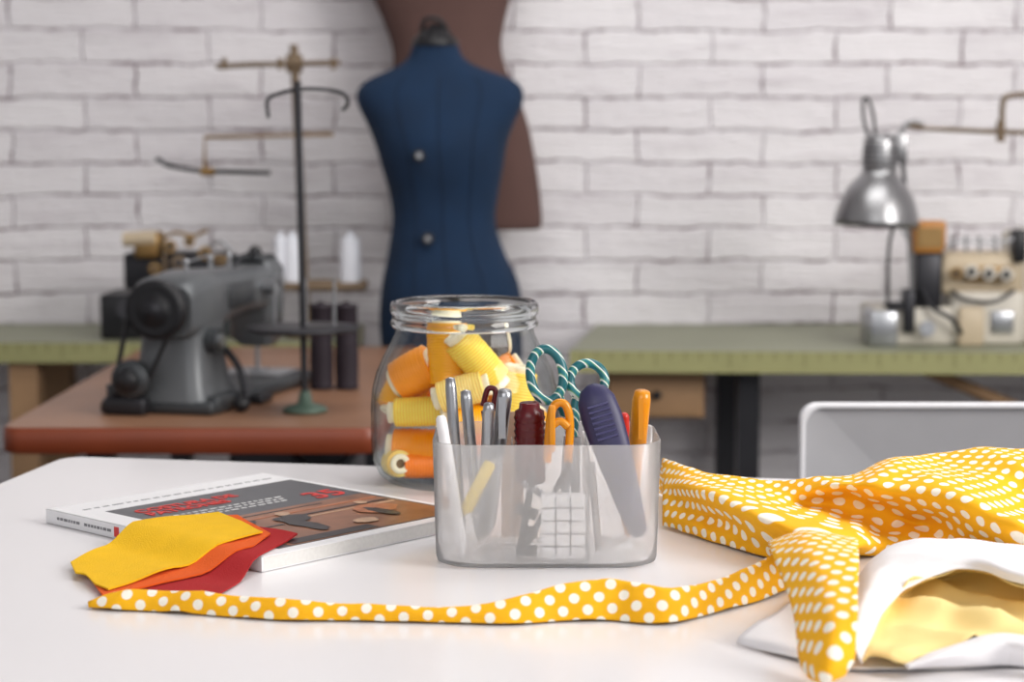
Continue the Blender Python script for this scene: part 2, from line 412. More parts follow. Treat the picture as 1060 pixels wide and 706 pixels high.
for k,a_ in enumerate([(0.166,0.169,0.05,0.19,'coverdark'),(0.178,0.184,0.06,0.246,'coverrust'),(0.272,0.288,0.05,0.15,'coverdark'),(0.206,0.209,0.14,0.246,'covertan'),(0.216,0.220,0.05,0.1,'coverdark'),(0.196,0.2,0.14,0.246,'coverdark')]):
    mbox(*a_[:4],hm+2*e_,hm+3*e_+k*.00003,a_[4])
for k,a_ in enumerate([(0.232,0.112,.034,.010,'coverdark'),(0.205,0.122,.016,.018,'coverdark'),(0.184,0.128,.008,.007,'covertan'),(0.225,0.205,.020,.022,'coverrust'),(0.24,0.20,.022,.008,'coverdark'),(0.195,0.215,.007,.006,'covertan'),(0.26,0.16,.010,.012,'covertan'),(0.19,0.075,.012,.014,'coverdark')]):
    blot(*a_, 12+k)
for i in range(3):
    t = 0.045+.01*i
    while t < 0.18:
        w_ = random.uniform(0.003,0.009)
        mbox(0.112+i*.009,0.115+i*.009,t,t+w_,hm+e_,hm+2*e_,'white_ink'); t += w_+0.003
t = 0.02
while t < 0.24:
    w_ = random.uniform(0.004,0.014); mbox(0.028,0.031,t,t+w_,hm,hm+e_,'grey_ink'); t += w_+0.004
def smallrow(s0,s1,m):
    s_=s0
    while s_<s1:
        w_=random.uniform(.002,.006); mbox(s_,s_+w_,-0.0009,-0.0005,0.0055,0.0080,m); s_+=w_+.0015
smallrow(.018,.05,'grey_ink'); smallrow(.06,.095,'grey_ink')
mbox(0.105,0.112,-0.0009,-0.0005,0.002,0.011,'red')
mag = b.make()
def print_text(name, body, size, s_, t_, m):
    cu = bpy.data.curves.new(name,'FONT'); cu.body = body; cu.size = size; cu.extrude = 0.00012; cu.offset=0.0006
    to = bpy.data.objects.new(name+'_tmp', cu); S.collection.objects.link(to)
    bpy.context.view_layer.update()
    me = bpy.data.meshes.new_from_object(to.evaluated_get(bpy.context.evaluated_depsgraph_get()))
    bpy.data.objects.remove(to)
    mt = bpy.data.objects.new(name, me); S.collection.objects.link(mt); me.materials.clear(); me.materials.append(M[m])
    p = mg(s_,t_,hm+3*e_)
    mw = Matrix(((e2.x,-e1.x,0,p.x),(e2.y,-e1.y,0,p.y),(0,0,1,p.z),(0,0,0,1)))
    mt.parent = mag; mt.matrix_parent_inverse = Matrix.Translation(-mag.location); mt.matrix_basis = mw
print_text('issue_number','35',0.042,0.148,0.203,'red')
print_text('cover_title','COSTURA DE',0.019,0.082,0.045,'red')
print_text('cover_subtitle','PATRONES',0.019,0.1,0.045,'red')

# ------------------------------------------------------------ felt sheets
def magdist(p):
    q = p-A; s_ = q.x*e1.x+q.y*e1.y; t_ = q.x*e2.x+q.y*e2.y
    dx = max(-s_, s_-LEN, 0); dy = max(-t_, t_-WID, 0)
    return math.hypot(dx,dy)
def felt(name, poly, m, lay, curl=None):
    P = [H(u,v,hm) for u,v in poly]; n = len(P); E = []
    for i in range(n):
        for k in range(8): E.append(P[i].lerp(P[(i+1)%n], k/8))
    c = sum(P, Vector())/n; R = []
    for k in [0.02]+list(range(1,15)):
        ring = []
        for e in E:
            q = c.lerp(e, k/14); d = magdist(q)
            t = min(1, max(0, (d-0.002)/0.045)); t = t*t*(3-2*t)
            z = (1-t)*(hm+0.0022) + t*0.002 + lay
            z += 0.0008*noise.noise(Vector((q.x*22,q.y*22,lay*900)))
            if curl: z += curl*(k/14)**4*max(0,noise.noise(Vector((q.x*18,q.y*18,3+lay*500)))+0.2)
            ring.append(Vector((q.x,q.y,ZT+max(z,0.0018+lay))))
        R.append(ring)
    low = [[p-Vector((0,0,.0014)) for p in r] for r in R]
    bb = B(name); bb.loft(R,m); bb.loft([R[-1],low[-1]],m,smooth=False); bb.loft(low[::-1],m); bb.make()
felt('felt_sheet', [(112,590),(150,568),(215,550),(262,547),(308,557),(262,580),(225,602),(192,609),(150,605)],'feltr',0.0000,0.003)
felt('felt_sheet', [(84,577),(120,562),(200,542),(246,538),(280,558),(262,570),(190,587),(106,604)],'felto',0.0022,0.002)
felt('felt_sheet', [(73,573),(100,562),(138,548),(190,542),(226,537),(250,547),(272,559),(240,567),(180,580),(112,601),(98,595),(88,586),(78,584)],'felty',0.0044,0.003)

# ------------------------------------------------------------ glass jar
JC = Vector((-0.049,1.982,ZT))
b = B('glass_jar')
b.rev([(0,0.001),(.07,0.001),(.080,.003),(.089,.010),(.0955,.025),(.097,.045),(.097,.08),(.0955,.098),(.0915,.114),(.084,.131),(.076,.146),(.072,.155),(.071,.162)],JC,'glass',seg=72)
b.rev([(.0685,.162),(.069,.156),(.073,.146),(.081,.131),(.0885,.113),(.0925,.097),(.094,.08),(.094,.045),(.0925,.026),(.086,.013),(.078,.007),(0,.006)],JC,'glass',seg=72)
b.rev([(.0675,.164),(.0685,.1615),(.073,.161),(.0755,.163),(.0765,.1665),(.0745,.170),(.0735,.173),(.0755,.1755),(.0765,.179),(.0765,.184),(.0755,.187),(.0725,.1885),(.0695,.187),(.068,.183),(.0675,.172),(.0675,.164)],JC,'glassrim',seg=72)
b.make()
b = B('thread_spools')
def spool(u,v,y,ax,ln,r,m,core='core'):
    c = Y(u,v,y-.027); ax = Vector(ax).normalized()
    c.z = max(c.z, ZT+.0075+r*math.sqrt(max(0,1-ax.z**2))+abs(ax.z)*ln/2)
    o = c-ax*ln/2
    cr = r*0.72
    for s_ in (0,1):
        q = o if s_==0 else o+ax*ln; a2 = ax if s_==0 else -ax
        b.rev([(cr*0.45,0.004),(cr*0.45,.0005),(cr*.5,0),(cr*.92,0),(cr,.001),(cr*.96,.004),(cr*.9,ln*0.14)],q,core,a2,24)
        b.cyl(q+a2*0.003,q+a2*0.004,cr*0.5,'corehole')
    pr = [(cr*.85,ln*0.11),(r*0.9,ln*.112),(r*.96,ln*.125)]
    n = 12
    for i in range(n+1):
        h = ln*(0.14+0.72*i/n); pr.append((r*(0.975 if i%2 else 1.0)*(1-0.05*abs(2*i/n-1)**4),h))
    pr += [(r*.96,ln*.875),(r*0.9,ln*0.888),(cr*.85,ln*.89)]
    b.rev(pr,o,m,ax,28)
for a in [(464,366,1.985,(-.05,.1,1),.078,.0215,'th_am'),(494,373,1.965,(-.52,-.1,.62),.074,.0185,'th_pale'),
  (430,386,2.0,(.75,-.2,.45),.052,.023,'th_or'),(418,408,2.03,(.4,.3,.8),.05,.023,'th_am'),(434,426,1.985,(1,-.1,.05),.064,.0155,'th_pale'),
  (478,405,1.955,(1,-.1,.3),.06,.0165,'th_cream'),(432,466,1.998,(1,-.05,-.03),.064,.0225,'th_or'),(438,500,1.985,(1,.1,0),.05,.0145,'th_dor'),
  (411,494,1.985,(.3,-1,.1),.034,.0145,'th_cream'),(484,440,1.97,(1,.2,-.2),.06,.022,'th_am'),(533,408,1.985,(.15,0,1),.06,.021,'th_pale'),
  (515,474,1.97,(1,-.2,.1),.062,.024,'th_dor'),(505,356,2.045,(1,.3,.1),.045,.019,'th_grey'),(547,445,2.01,(.2,.4,.9),.05,.02,'th_am'),
  (470,485,2.04,(1,.3,.1),.06,.022,'th_or'),(450,405,2.06,(.8,.3,.3),.05,.022,'th_dor'),(500,430,2.06,(.4,.3,.8),.06,.024,'th_am'),(520,390,2.03,(.8,.1,.5),.05,.02,'th_or'),(498,395,2.0,(.8,.1,-.4),.05,.02,'th_am')]:
    spool(*a)
b.make()

# ------------------------------------------------------------ frosted organizer
OC = Vector((0.029,1.634,ZT)); HW, HD, RH = 0.0955, 0.068, 0.1045
def orr(hw,hd,z,r=0.034): return [Vector((OC.x+x,OC.y+y,ZT+z)) for x,y in rrect(hw,hd,r,8)]
b = B('desk_organizer')
b.loft([orr(HW-.006,HD-.006,.0008),orr(HW-.0035,HD-.0035,.002),orr(HW-.0025,HD-.0025,.006),orr(HW-.002,HD-.002,.02),orr(HW,HD,RH-.001),orr(HW-.0008,HD-.0008,RH),orr(HW-.002,HD-.002,RH-.001),orr(HW-.004,HD-.004,.02),orr(HW-.0055,HD-.0055,.005),orr(HW-.009,HD-.009,.0035)],'frost',True,False)
b.add(orr(HW-.009,HD-.009,.0035),[tuple(range(36))],'frost',False)
for u in (530,607):
    x = Y(u,500,1.62).x
    b.box((x-.0008,OC.y-HD+.004,ZT+.004),(x+.0008,OC.y+HD-.004,ZT+.096),'frost')
b.make()
zb = ZT+0.007
def inside(u,v,y):
    p = Y(u,v,y); p.z = max(p.z,zb); return p
def stick(name, p0, p1, r, m, capm=None):
    b = B(name); p0 = Vector(p0); p1 = Vector(p1); ax = (p1-p0); L_ = ax.length; ax.normalize()
    b.rev([(0.0008,0),(r*0.9,L_*0.09),(r,L_*0.1),(r,L_*0.93),(r*0.9,L_*0.98),(r*0.5,L_),(0,L_)],p0,m,ax,20)
    if capm:
        b.rev([(r*1.02,L_*0.55),(r*1.12,L_*0.56),(r*1.12,L_*0.94),(r*0.95,L_*0.995),(0,L_*1.005)],p0,capm,ax,20)
        b.box(p0+ax*L_*0.7+Vector((-.001,-r*1.6,0)),p0+ax*L_*0.96+Vector((.001,-r*1.1,0)),capm)
    return b.make()
dy=-.034
stick('ballpoint_pen', inside(478,560,1.645+dy), Y(466,391,1.66+dy),.0042,'steel',capm='steel')
stick('ballpoint_pen', inside(496,560,1.66+dy), Y(482,404,1.67+dy),.0045,'steel',capm='steel')
stick('marker_pen', inside(505,560,1.70+dy), Y(523,404,1.655+dy),.0058,'whitepl',capm='steel')
stick('marker_pen', inside(500,565,1.69+dy), Y(506,418,1.64+dy),.0045,'steel',capm='steel')
stick('marker_pen', inside(480,575,1.62+dy), Y(456,430,1.635+dy),.0048,'whitepl')
stick('highlighter_pen', Y(480,533,1.594), Y(508,480,1.600),.0055,'yellowpl')
stick('pencil', inside(650,570,1.70+dy), Y(665,405,1.66+dy),.0070,'gold',capm='gold')
b = B('thread_bobbin'); c0 = Y(549,500,1.626); c1 = Y(548,417,1.621); ax = (c1-c0).normalized(); L_ = (c1-c0).length
pr = [(0,0),(.013,0),(.013,.004)]
for i in range(9):
    h = L_*(0.1+0.085*i); pr += [(.0125,h),(.0135,h+.003),(.0125,h+.005)]
pr += [(.0125,L_*.9),(.009,L_*.93),(.0085,L_),(0,L_)]
b.rev(pr,c0,'maroon',ax,28); b.make()
b = B('hair_clip')
b.tube([Y(500,420,1.656),Y(505,403,1.656),Y(513,405,1.656),Y(510,425,1.656)],.0025,'maroon'); b.tube([Y(500,425,1.661),Y(508,470,1.661)],.002,'maroon'); b.make()
b = B('clothes_peg')
b.box(Y(568,470,1.596),Y(575,420,1.596)+Vector((0,.008,0)),'gold',bev=.0015)
b.tube([Y(566,480,1.606),Y(570,432,1.606),Y(576,418,1.606),Y(586,420,1.606),Y(590,440,1.606),Y(588,480,1.606)],.0036,'gold')
b.tube([Y(572,440,1.601),Y(580,436,1.601),Y(588,442,1.601)],.0034,'gold')
b.make()
b = B('card_strip'); b.box((Y(519,500,1.656).x,1.666,zb),(Y(542,432,1.656).x,1.668,Y(542,428,1.656).z),'pinkbeige'); b.make()
b = B('red_marker'); b.cyl(inside(652,560,1.676),Y(646,432,1.671),.0045,'redpl'); b.ball(Y(646,432,1.671),.0045,'redpl'); b.make()
b = B('rotary_cutter'); p0 = inside(662,555,1.591); p1 = Y(612,398,1.621); ax=(p1-p0).normalized(); L_=(p1-p0).length
R=[]
for k,(wd,th) in enumerate([(.004,.003),(.008,.005),(.011,.006),(.014,.008),(.0165,.009),(.0175,.0095),(.016,.009),(.011,.007),(.004,.003)]):
    h = [0,.03,.2,.42,.62,.78,.9,.97,1][k]*L_
    R.append([p0+ax*h+Vector((1,0,.3)).normalized()*wd*math.cos(t)+Vector((0,-1,0))*th*math.sin(t) for t in [2*math.pi*i/24 for i in range(24)]])
b.loft(R,'navy',True,True)
for i in range(7):
    c = p0+ax*L_*(0.66+0.035*i)+Vector((0,-.0093,0)); d=Vector((1,0,.3)).normalized()*.009
    b.cyl(c-d,c+d,.0012,'navy2',seg=8)
b.make()
b = B('scissors')
pv = Y(592,452,1.641)
def loop(cu_,cv_,ru,rv,tilt,y):
    pts=[]
    for i in range(14):
        a = 2*math.pi*i/14; x=ru*math.cos(a); z=rv*math.sin(a); t=math.radians(tilt)
        pts.append(Y(cu_+x*math.cos(t)+z*math.sin(t),cv_-(z*math.cos(t)-x*math.sin(t)),y+0.004*math.sin(a)))
    return pts
b.tube(loop(566,388,17,27,-6,1.641),.0042,'teal',closed=True,seg=12,sub=3)
b.tube(loop(608,394,18,18,20,1.651),.0042,'teal',closed=True,seg=12,sub=3)
b.tube([Y(577,410,1.641),Y(585,428,1.642),pv],.0048,'teal'); b.tube([Y(598,408,1.651),Y(595,428,1.646),pv],.0048,'teal')
for dx,dy_ in ((-.012,0),(.006,.003)):
    e = Vector((pv.x+dx,pv.y+dy_,zb))
    b.add([pv+Vector((-.007,dy_,0)),pv+Vector((.007,dy_,0)),e+Vector((.0015,0,0)),e+Vector((-.0005,0,0)),
           pv+Vector((-.007,dy_+.002,0)),pv+Vector((.007,dy_+.002,0)),e+Vector((.0015,.001,0)),e+Vector((-.0005,.001,0))],
          [(0,1,2,3),(7,6,5,4),(0,4,5,1),(1,5,6,2),(2,6,7,3),(3,7,4,0)],'steel',False)
b.cyl(pv+Vector((0,-.004,-.008)),pv+Vector((0,.007,-.008)),.004,'steel')
b.make()
b = B('bobbin_box'); yb_=1.577; p=Y(560,582,yb_); q=Y(606,513,yb_)
b.box((p.x,yb_,zb),(q.x,yb_+.014,q.z),'whitepl',bev=.001)
for i in range(1,3): 
    x=p.x+(q.x-p.x)*i/3; b.box((x-.0006,yb_-.0006,zb+.003),(x+.0006,yb_,q.z-.002),'grey_ink')
for i in range(1,5):
    z=zb+(q.z-zb)*i/5; b.box((p.x+.001,yb_-.0006,z-.0005),(q.x-.001,yb_,z+.0005),'grey_ink')
b.make()
b = B('small_sewing_tools')
for (u0,v0,u1,v1,r,m) in [(538,570,552,490,.003,'darkmetal'),(545,565,590,480,.0025,'darkmetal'),(534,526,556,534,.005,'black'),(538,548,556,553,.005,'black'),(534,574,556,574,.005,'black'),(620,570,612,480,.003,'steel'),(640,574,655,562,.004,'whitepl'),(540,500,590,530,.003,'grey_ink')]:
    p0=Y(u0,v0,1.596); p1=Y(u1,v1,1.596); p0.z=max(p0.z,zb+.003); p1.z=max(p1.z,zb+.003); b.cyl(p0,p1,r,m,seg=12)
b.make()

# ------------------------------------------------------------ cloth patches
def flatten(g):
    """angle-preserving flattening of the cloth grid, in metres of fabric"""
    nr, nc = len(g), len(g[0])
    vs=[p for r in g for p in r]
    fs=[(i*nc+j,i*nc+j+1,(i+1)*nc+j+1,(i+1)*nc+j) for i in range(nr-1) for j in range(nc-1)]
    me=bpy.data.meshes.new('tmp'); me.from_pydata(vs,[],fs); me.uv_layers.new(name='UVMap')
    ob=bpy.data.objects.new('tmp',me); S.collection.objects.link(ob)
    bpy.context.view_layer.objects.active=ob
    for o in bpy.context.selected_objects: o.select_set(False)
    ob.select_set(True)
    bpy.ops.object.mode_set(mode='EDIT'); bpy.ops.mesh.select_all(action='SELECT')
    bpy.ops.uv.unwrap(method='ANGLE_BASED',margin=0.0)
    bpy.ops.object.mode_set(mode='OBJECT')
    me=ob.data; uvl=me.uv_layers[0].data; out=[None]*len(vs)
    for l in me.loops: out[l.vertex_index]=Vector(uvl[l.index].uv)
    a3=sum(p.area for p in me.polygons); a2=0
    for f in fs:
        q=[out[k] for k in f]; a2+=abs(sum(q[k].x*q[(k+1)%4].y-q[(k+1)%4].x*q[k].y for k in range(4)))/2
    sc=math.sqrt(a3/max(a2,1e-9)); c=sum(out,Vector((0,0)))/len(out); mx=sum(p.x for p in vs)/len(vs)
    sx=sum((p.x-mx)*(o.x-c.x) for p,o in zip(vs,out)); sy=sum((p.x-mx)*(o.y-c.y) for p,o in zip(vs,out))
    an=-math.atan2(sy,sx); ca,sa=math.cos(an),math.sin(an)
    res=[((ca*(o.x-c.x)-sa*(o.y-c.y))*sc,(sa*(o.x-c.x)+ca*(o.y-c.y))*sc) for o in out]
    bpy.data.objects.remove(ob); bpy.data.meshes.remove(me)
    return res
def patch(b, rows, m, sub=10, amp=0.002, fr=22, seed=0, hmin=0.0012, fold=None, nrm=(0,0,1)):
    P = [[(p if isinstance(p,Vector) else H(*p)) for p in r] for r in rows]
    G = [crom(r,sub) for r in P]
    cols = [crom([G[i][j] for i in range(len(G))],sub) for j in range(len(G[0]))]
    nr = len(cols[0]); nc = len(cols)
    g = [[cols[j][i] for j in range(nc)] for i in range(nr)]
    nv = Vector(nrm).normalized()
    for i in range(nr):
        for j in range(nc):
            p = g[i][j]; q = Vector((p.x*fr,p.y*fr*1.3,seed+p.z*fr))
            n_ = noise.noise(q)+0.6*noise.noise(q*2.3+Vector((5,1,0)))
            ridge = 1-abs(noise.noise(q*0.8+Vector((9,4,2))))*2
            dz = amp*n_+amp*0.8*ridge
            if fold:
                fa,fl,fx,fy,fz = fold
                ph = (p.x*fx+p.y*fy+p.z*fz)*2*math.pi/fl + 2.6*noise.noise(Vector((p.x*7,p.z*9,seed)))
                dz += fa*((1-abs(math.sin(ph/2)))*1.5-.5)*max(0.1,0.6+noise.noise(Vector((p.x*8,p.z*9,seed+3))))
            g[i][j] = p+nv*dz
            g[i][j].z = max(g[i][j].z, ZT+hmin)
    uv = flatten(g) if m=='dots' else None
    b.loft(g,m,closed=False,uv=uv)
b = B('polka_dot_fabric')
cols_=[(686,477,545,.048),(712,484,553,.050),(745,491,563,.050),(795,496,577,.050),(840,497,578,.052),(880,491,577,.056),(912,480,575,.062),(960,470,573,.066),(1010,466,578,.070),(1062,465,586,.072),(1120,465,592,.070),(1190,468,598,.062)]
fr_=[0,.14,.32,.5,.68,.85,1]
bulge=[[0]*12,
 [0,.002,.004,.000,.000,.006,.010,.004,.002,.004,.002,0],
 [0,.006,.010,.004,-.006,-.004,.008,.014,.008,.000,.004,0],
 [.001,.001,.008,.014,.006,-.006,-.004,.010,.014,.002,.002,0],
 [.001,.000,.000,.010,.016,.008,-.006,-.002,.010,.012,.000,0],
 [.001,.001,.001,.003,.012,.014,.002,-.002,.002,.008,.006,0],[0]*12]
rows=[]
r0=[]
for (u,v0,v1,ht) in cols_:
    t=H(u,v0,ht); r0.append(Vector((t.x*1.01,t.y+.085,ZT+.002)))
rows.append(r0)
rows.append([H(u,v0+6,ht*.9)+Vector((0,.02,-.006)) for (u,v0,v1,ht) in cols_])
for k,f in enumerate(fr_):
    rows.append([(u, v0+(v1-v0)*f, max(.0015, ht*(1-f)**0.85+bulge[k][j])) for j,(u,v0,v1,ht) in enumerate(cols_)])
patch(b,rows,'dots',sub=6,amp=.0018,fr=24,seed=1.3,fold=(.006,.055,.55,.1,.95),nrm=(0,-.6,.8))
rib=[(92,623,629),(118,614,631),(150,611,632),(200,613,635),(250,617,639),(300,621,642),(350,625,642),(400,627,643),(445,629,644),(485,628,645),(520,622,646),(548,615,645),(575,607,643),(605,601,642),(635,601,642),(665,604,645),(695,609,645),(725,605,638),(755,596,630),(785,583,622),(812,568,612),(830,560,604)]
R0,R1,R2,R3,R4=[],[],[],[],[]
for (u,vt,vb) in rib:
    ht=.0015+.85*(vb-vt)*.00073
    lo=H(u,vb,.0015); tp=H(u,vt,ht); 
    R4.append(lo); R1.append(tp); R0.append(Vector((tp.x,tp.y+.012,max(ZT+.0015,tp.z-ht*.55)))); 
    R3.append(lo.lerp(tp,.33)+Vector((0,-.002,.0015))); R2.append(lo.lerp(tp,.7)+Vector((0,-.002,.0015)))
patch(b,[[Vector((p.x,p.y+.012,ZT+.0013)) for p in R0],R0,R1,R2,R3,R4],'dots',sub=5,amp=.0007,fr=34,seed=4.1,fold=(.0016,.045,.8,.1,-.8),nrm=(0,-.6,.8))
patch(b,[
 [(802,585,.006),(838,582,.008),(884,584,.008)],
 [(797,574,.020),(836,566,.026),(886,570,.024)],
 [(795,563,.036),(836,552,.046),(887,560,.042)],
 [(796,562,.048),(837,551,.060),(888,561,.056)],
 [(799,574,.050),(840,567,.062),(889,574,.060)],
 [(806,590,.045),(845,586,.058),(889,592,.057)],
 [(814,610,.038),(850,607,.051),(888,612,.051)],
 [(821,634,.029),(855,635,.042),(888,636,.043)],
 [(825,660,.019),(856,663,.030),(886,660,.031)],
 [(828,686,.008),(853,692,.016),(884,684,.018)],
 [(838,702,.002),(853,708,.005),(874,701,.008)]],'dots',sub=7,amp=.0008,fr=26,seed=7.7,fold=(.0025,.045,.97,.2,.1),nrm=(0,-.5,.85))
b.make(solid=0.0008)

b = B('white_garment')
patch(b,[
 [(835,606,.004),(870,600,.006),(930,600,.003),(1000,610,.002),(1120,610,.002)],
 [(822,622,.012),(860,620,.014),(920,622,.002),(1000,640,.002),(1120,640,.002)],
 [(795,640,.012),(850,645,.014),(910,655,.002),(1000,668,.002),(1120,660,.002)],
 [(768,656,.008),(830,668,.009),(900,678,.003),(1000,678,.002),(1120,672,.002)],
 [(762,666,.001),(815,680,.002),(890,694,.002),(1000,691,.002),(1120,690,.002)]],'whitecloth',sub=9,amp=.0008,fr=24,seed=2.2,fold=(.0022,.05,.5,.86,0))
up=[
 [(880,612,.004),(905,590,.004),(940,580,.004),(1000,576,.004),(1060,582,.004),(1130,586,.004)],
 [(878,618,.020),(902,580,.030),(935,562,.036),(1000,559,.040),(1060,568,.040),(1130,572,.040)],
 [(879,640,.024),(904,597,.038),(938,573,.044),(1000,568,.048),(1060,578,.048),(1130,583,.048)],
 [(884,668,.018),(908,618,.032),(945,586,.044),(1000,578,.050),(1060,592,.050),(1130,598,.048)],
 [(892,688,.006),(914,636,.024),(950,602,.038),(1002,590,.044),(1060,606,.042),(1130,614,.040)],
]
patch(b,up,'whitecloth',sub=9,amp=.0012,fr=24,seed=5.5,fold=(.0035,.06,.8,.6,0))
patch(b,[
 [(892.5,687,.0068),(914.5,635,.0238),(950.5,601.5,.0378),(1002.5,589.5,.0438),(1060.5,605.5,.0418),(1130.5,613.5,.0398)],
 [(900,680,.011),(920,632,.018),(955,603,.026),(1004,592,.030),(1062,604,.030),(1132,610,.028)],
 [(912,682,.011),(938,648,.016),(972,625,.024),(1010,616,.020),(1062,624,.022),(1132,632,.022)],
 [(925,686,.010),(952,664,.015),(988,645,.017),(1025,638,.024),(1066,644,.018),(1132,650,.018)],
 [(940,690,.008),(972,676,.012),(1005,664,.017),(1035,658,.017),(1070,662,.018),(1132,670,.016)],
],'lining',sub=9,amp=.0016,fr=30,seed=8.5,hmin=.0085,fold=(.0055,.05,.6,.8,0))
patch(b,[
 [(936,690,.009),(970,675,.015),(1004,662,.019),(1036,656,.023),(1072,660,.023),(1132,668,.021)],
 [(940,693,.008),(974,681,.015),(1008,671,.018),(1040,667,.020),(1074,672,.020),(1132,678,.018)],
 [(938,695,.002),(972,690,.006),(1008,686,.008),(1040,684,.008),(1074,688,.008),(1132,690,.008)],
 [(938,696,.0015),(972,694,.002),(1008,692,.002),(1040,692,.002),(1074,694,.002),(1132,695,.002)],
],'whitecloth',sub=9,amp=.0012,fr=30,seed=3.5,hmin=.005)
b.make(solid=0.0008)

# ------------------------------------------------------------ green work tables
def top_quad(b,q,z,th,m,me_):
    n=len(q); lo=[Vector((p[0],p[1],z-th)) for p in q]; hi=[Vector((p[0],p[1],z)) for p in q]
    b.add(hi,[tuple(range(n))],m,False); b.add(lo,[tuple(range(n))[::-1]],me_,False)
    for i in range(n):
        k=(i+1)%n; b.add([lo[i],lo[k],hi[k],hi[i]],[(0,1,2,3)],me_,False)
b = B('workbench')
top_quad(b,[(0.117,3.90),(1.9,3.82),(1.9,4.47),(0.2,4.47)],ZG,.044,'greentop','greenedge')
for i in range(60):
    x=.14+i*.03; y=3.90-(x-.117)*.0449
    b.box((x,y-.001,ZG-.018 if i%5 else ZG-.03),(x+.0025,y+.001,ZG-.001),'tick')
b.box((.20,3.98,ZG-.15),(.40,4.40,ZG-.044),'wood',bev=.003)
b.box((.2,3.972,ZG-.145),(.395,3.98,ZG-.05),'wood',bev=.002); b.ball((.30,3.965,ZG-.1),.01,'darkmetal')
for x in (.47,1.75):
    b.box((x,3.98,0),(x+.045,4.03,ZG-.044),'darkmetal'); b.box((x,4.38,0),(x+.045,4.43,ZG-.044),'darkmetal')
b.tube([(.86,3.99,ZG-.05),(1.15,3.99,ZG-.17)],.014,'wood',sub=1); b.box((.47,4.0,.12),(1.79,4.03,.16),'darkmetal')
b.make()
b = B('workbench')
top_quad(b,[(-1.9,4.05),(-0.345,4.05),(-0.345,4.47),(-1.9,4.47)],ZG,.042,'greentop','greenedge')
for i in range(50):
    x=-1.85+i*.03; b.box((x,4.049,ZG-.018 if i%5 else ZG-.03),(x+.0025,4.051,ZG-.001),'tick')
for x in (-1.07,-.42):
    b.box((x,4.08,0),(x+.06,4.14,ZG-.042),'wood'); b.box((x,4.38,0),(x+.06,4.44,ZG-.042),'wood')
b.box((-1.07,4.1,.3),(-.4,4.13,.4),'wood')
b.make()
# ------------------------------------------------------------ brown sewing table
b = B('sewing_table')
def rr(cx,cy,hw,hd,r,z): return [Vector((cx+x,cy+y,z)) for x,y in rrect(hw,hd,r,6)]
cx,cy,hw,hd=-.48,3.415,.285,.565
b.loft([rr(cx,cy,hw-.004,hd-.004,.03,ZG-.04),rr(cx,cy,hw,hd,.03,ZG-.036),rr(cx,cy,hw,hd,.03,ZG-.004),rr(cx,cy,hw-.003,hd-.003,.03,ZG-.0005)],'brownedge',True,False)
b.add(rr(cx,cy,hw-.003,hd-.003,.03,ZG),[tuple(range(28))],'browntop',False)
for x in (cx-.2,cx+.17):
    b.box((x,3.05,0),(x+.04,3.1,ZG-.04),'darkmetal'); b.box((x,3.8,0),(x+.04,3.85,ZG-.04),'darkmetal'); b.box((x,3.0,0),(x+.04,3.9,.04),'darkmetal')
b.box((cx+.02,3.1,ZG-.2),(cx+.22,3.4,ZG-.04),'darkmetal',bev=.01)
b.cyl((cx+.05,3.2,.45),(cx+.25,3.2,.45),.08,'darkmetal')
b.box((cx-.2,3.3,.12),(cx+.2,3.5,.15),'darkmetal')
b.tube([(cx+.12,3.02,ZG-.04),(cx+.15,3.0,ZG-.08),(cx+.2,2.99,ZG-.09),(cx+.24,3.0,ZG-.05)],.008,'darkmetal')
b.make()

# ------------------------------------------------------------ main sewing machine (local: x length, z up)
b = B('sewing_machine')
b.box((0.0,-.085,0),(.47,.085,.022),'gunmetal2',bev=.006)
b.box((0.35,-.06,.022),(.46,.06,.026),'steel',bev=.002)
def sec(x,y0,y1,z0,z1,r): 
    return [Vector((x,(y0+y1)/2+p[0],(z0+z1)/2+p[1])) for p in rrect((y1-y0)/2,(z1-z0)/2,r,5)]
def vsec(z,x0,x1,y0,y1,r): return [Vector(((x0+x1)/2+p[0],(y0+y1)/2+p[1],z)) for p in rrect((x1-x0)/2,(y1-y0)/2,r,5)]
b.loft([vsec(.02,.0,.17,-.07,.07,.03),vsec(.05,.01,.15,-.062,.062,.03),vsec(.12,.02,.135,-.055,.055,.028),vsec(.17,.015,.15,-.055,.055,.028),vsec(.20,.01,.17,-.055,.055,.028)],'gunmetal',True,True)
b.loft([sec(.005,-.05,.05,.13,.215,.025),sec(.02,-.057,.057,.125,.228,.028),sec(.12,-.055,.055,.13,.236,.026),sec(.2,-.048,.048,.145,.232,.024),sec(.3,-.043,.043,.15,.228,.022),sec(.36,-.042,.042,.145,.23,.022),sec(.42,-.042,.042,.145,.232,.022)],'gunmetal',True,True)
b.loft([vsec(.075,.385,.425,-.028,.028,.012),vsec(.09,.37,.435,-.04,.04,.015),vsec(.16,.365,.44,-.043,.043,.016),vsec(.22,.365,.44,-.043,.043,.016),vsec(.236,.372,.433,-.035,.035,.016)],'gunmetal',True,True)
b.cyl((.405,0,.03),(.405,0,.08),.004,'steel'); b.cyl((.425,.01,.026),(.425,.01,.08),.003,'steel')
b.box((.395,-.012,.024),(.43,.012,.03),'steel')
b.rev([(0,0),(.018,0),(.02,.006),(.036,.008),(.047,.004),(.05,.012),(.05,.024),(.046,.03),(.034,.026),(.02,.03),(.012,.045),(0,.046)],(-.035,0,.178),'black',(1,0,0),36)
b.rev([(0,-.006),(.012,-.006),(.016,0),(.02,0)],(-.035,0,.178),'darkmetal',(1,0,0),28)
b.rev([(0,0),(.03,0),(.033,.006),(.026,.012),(.033,.018),(.03,.026),(0,.026)],(-.03,.045,.06),'gunmetal2',(1,0,0),30)
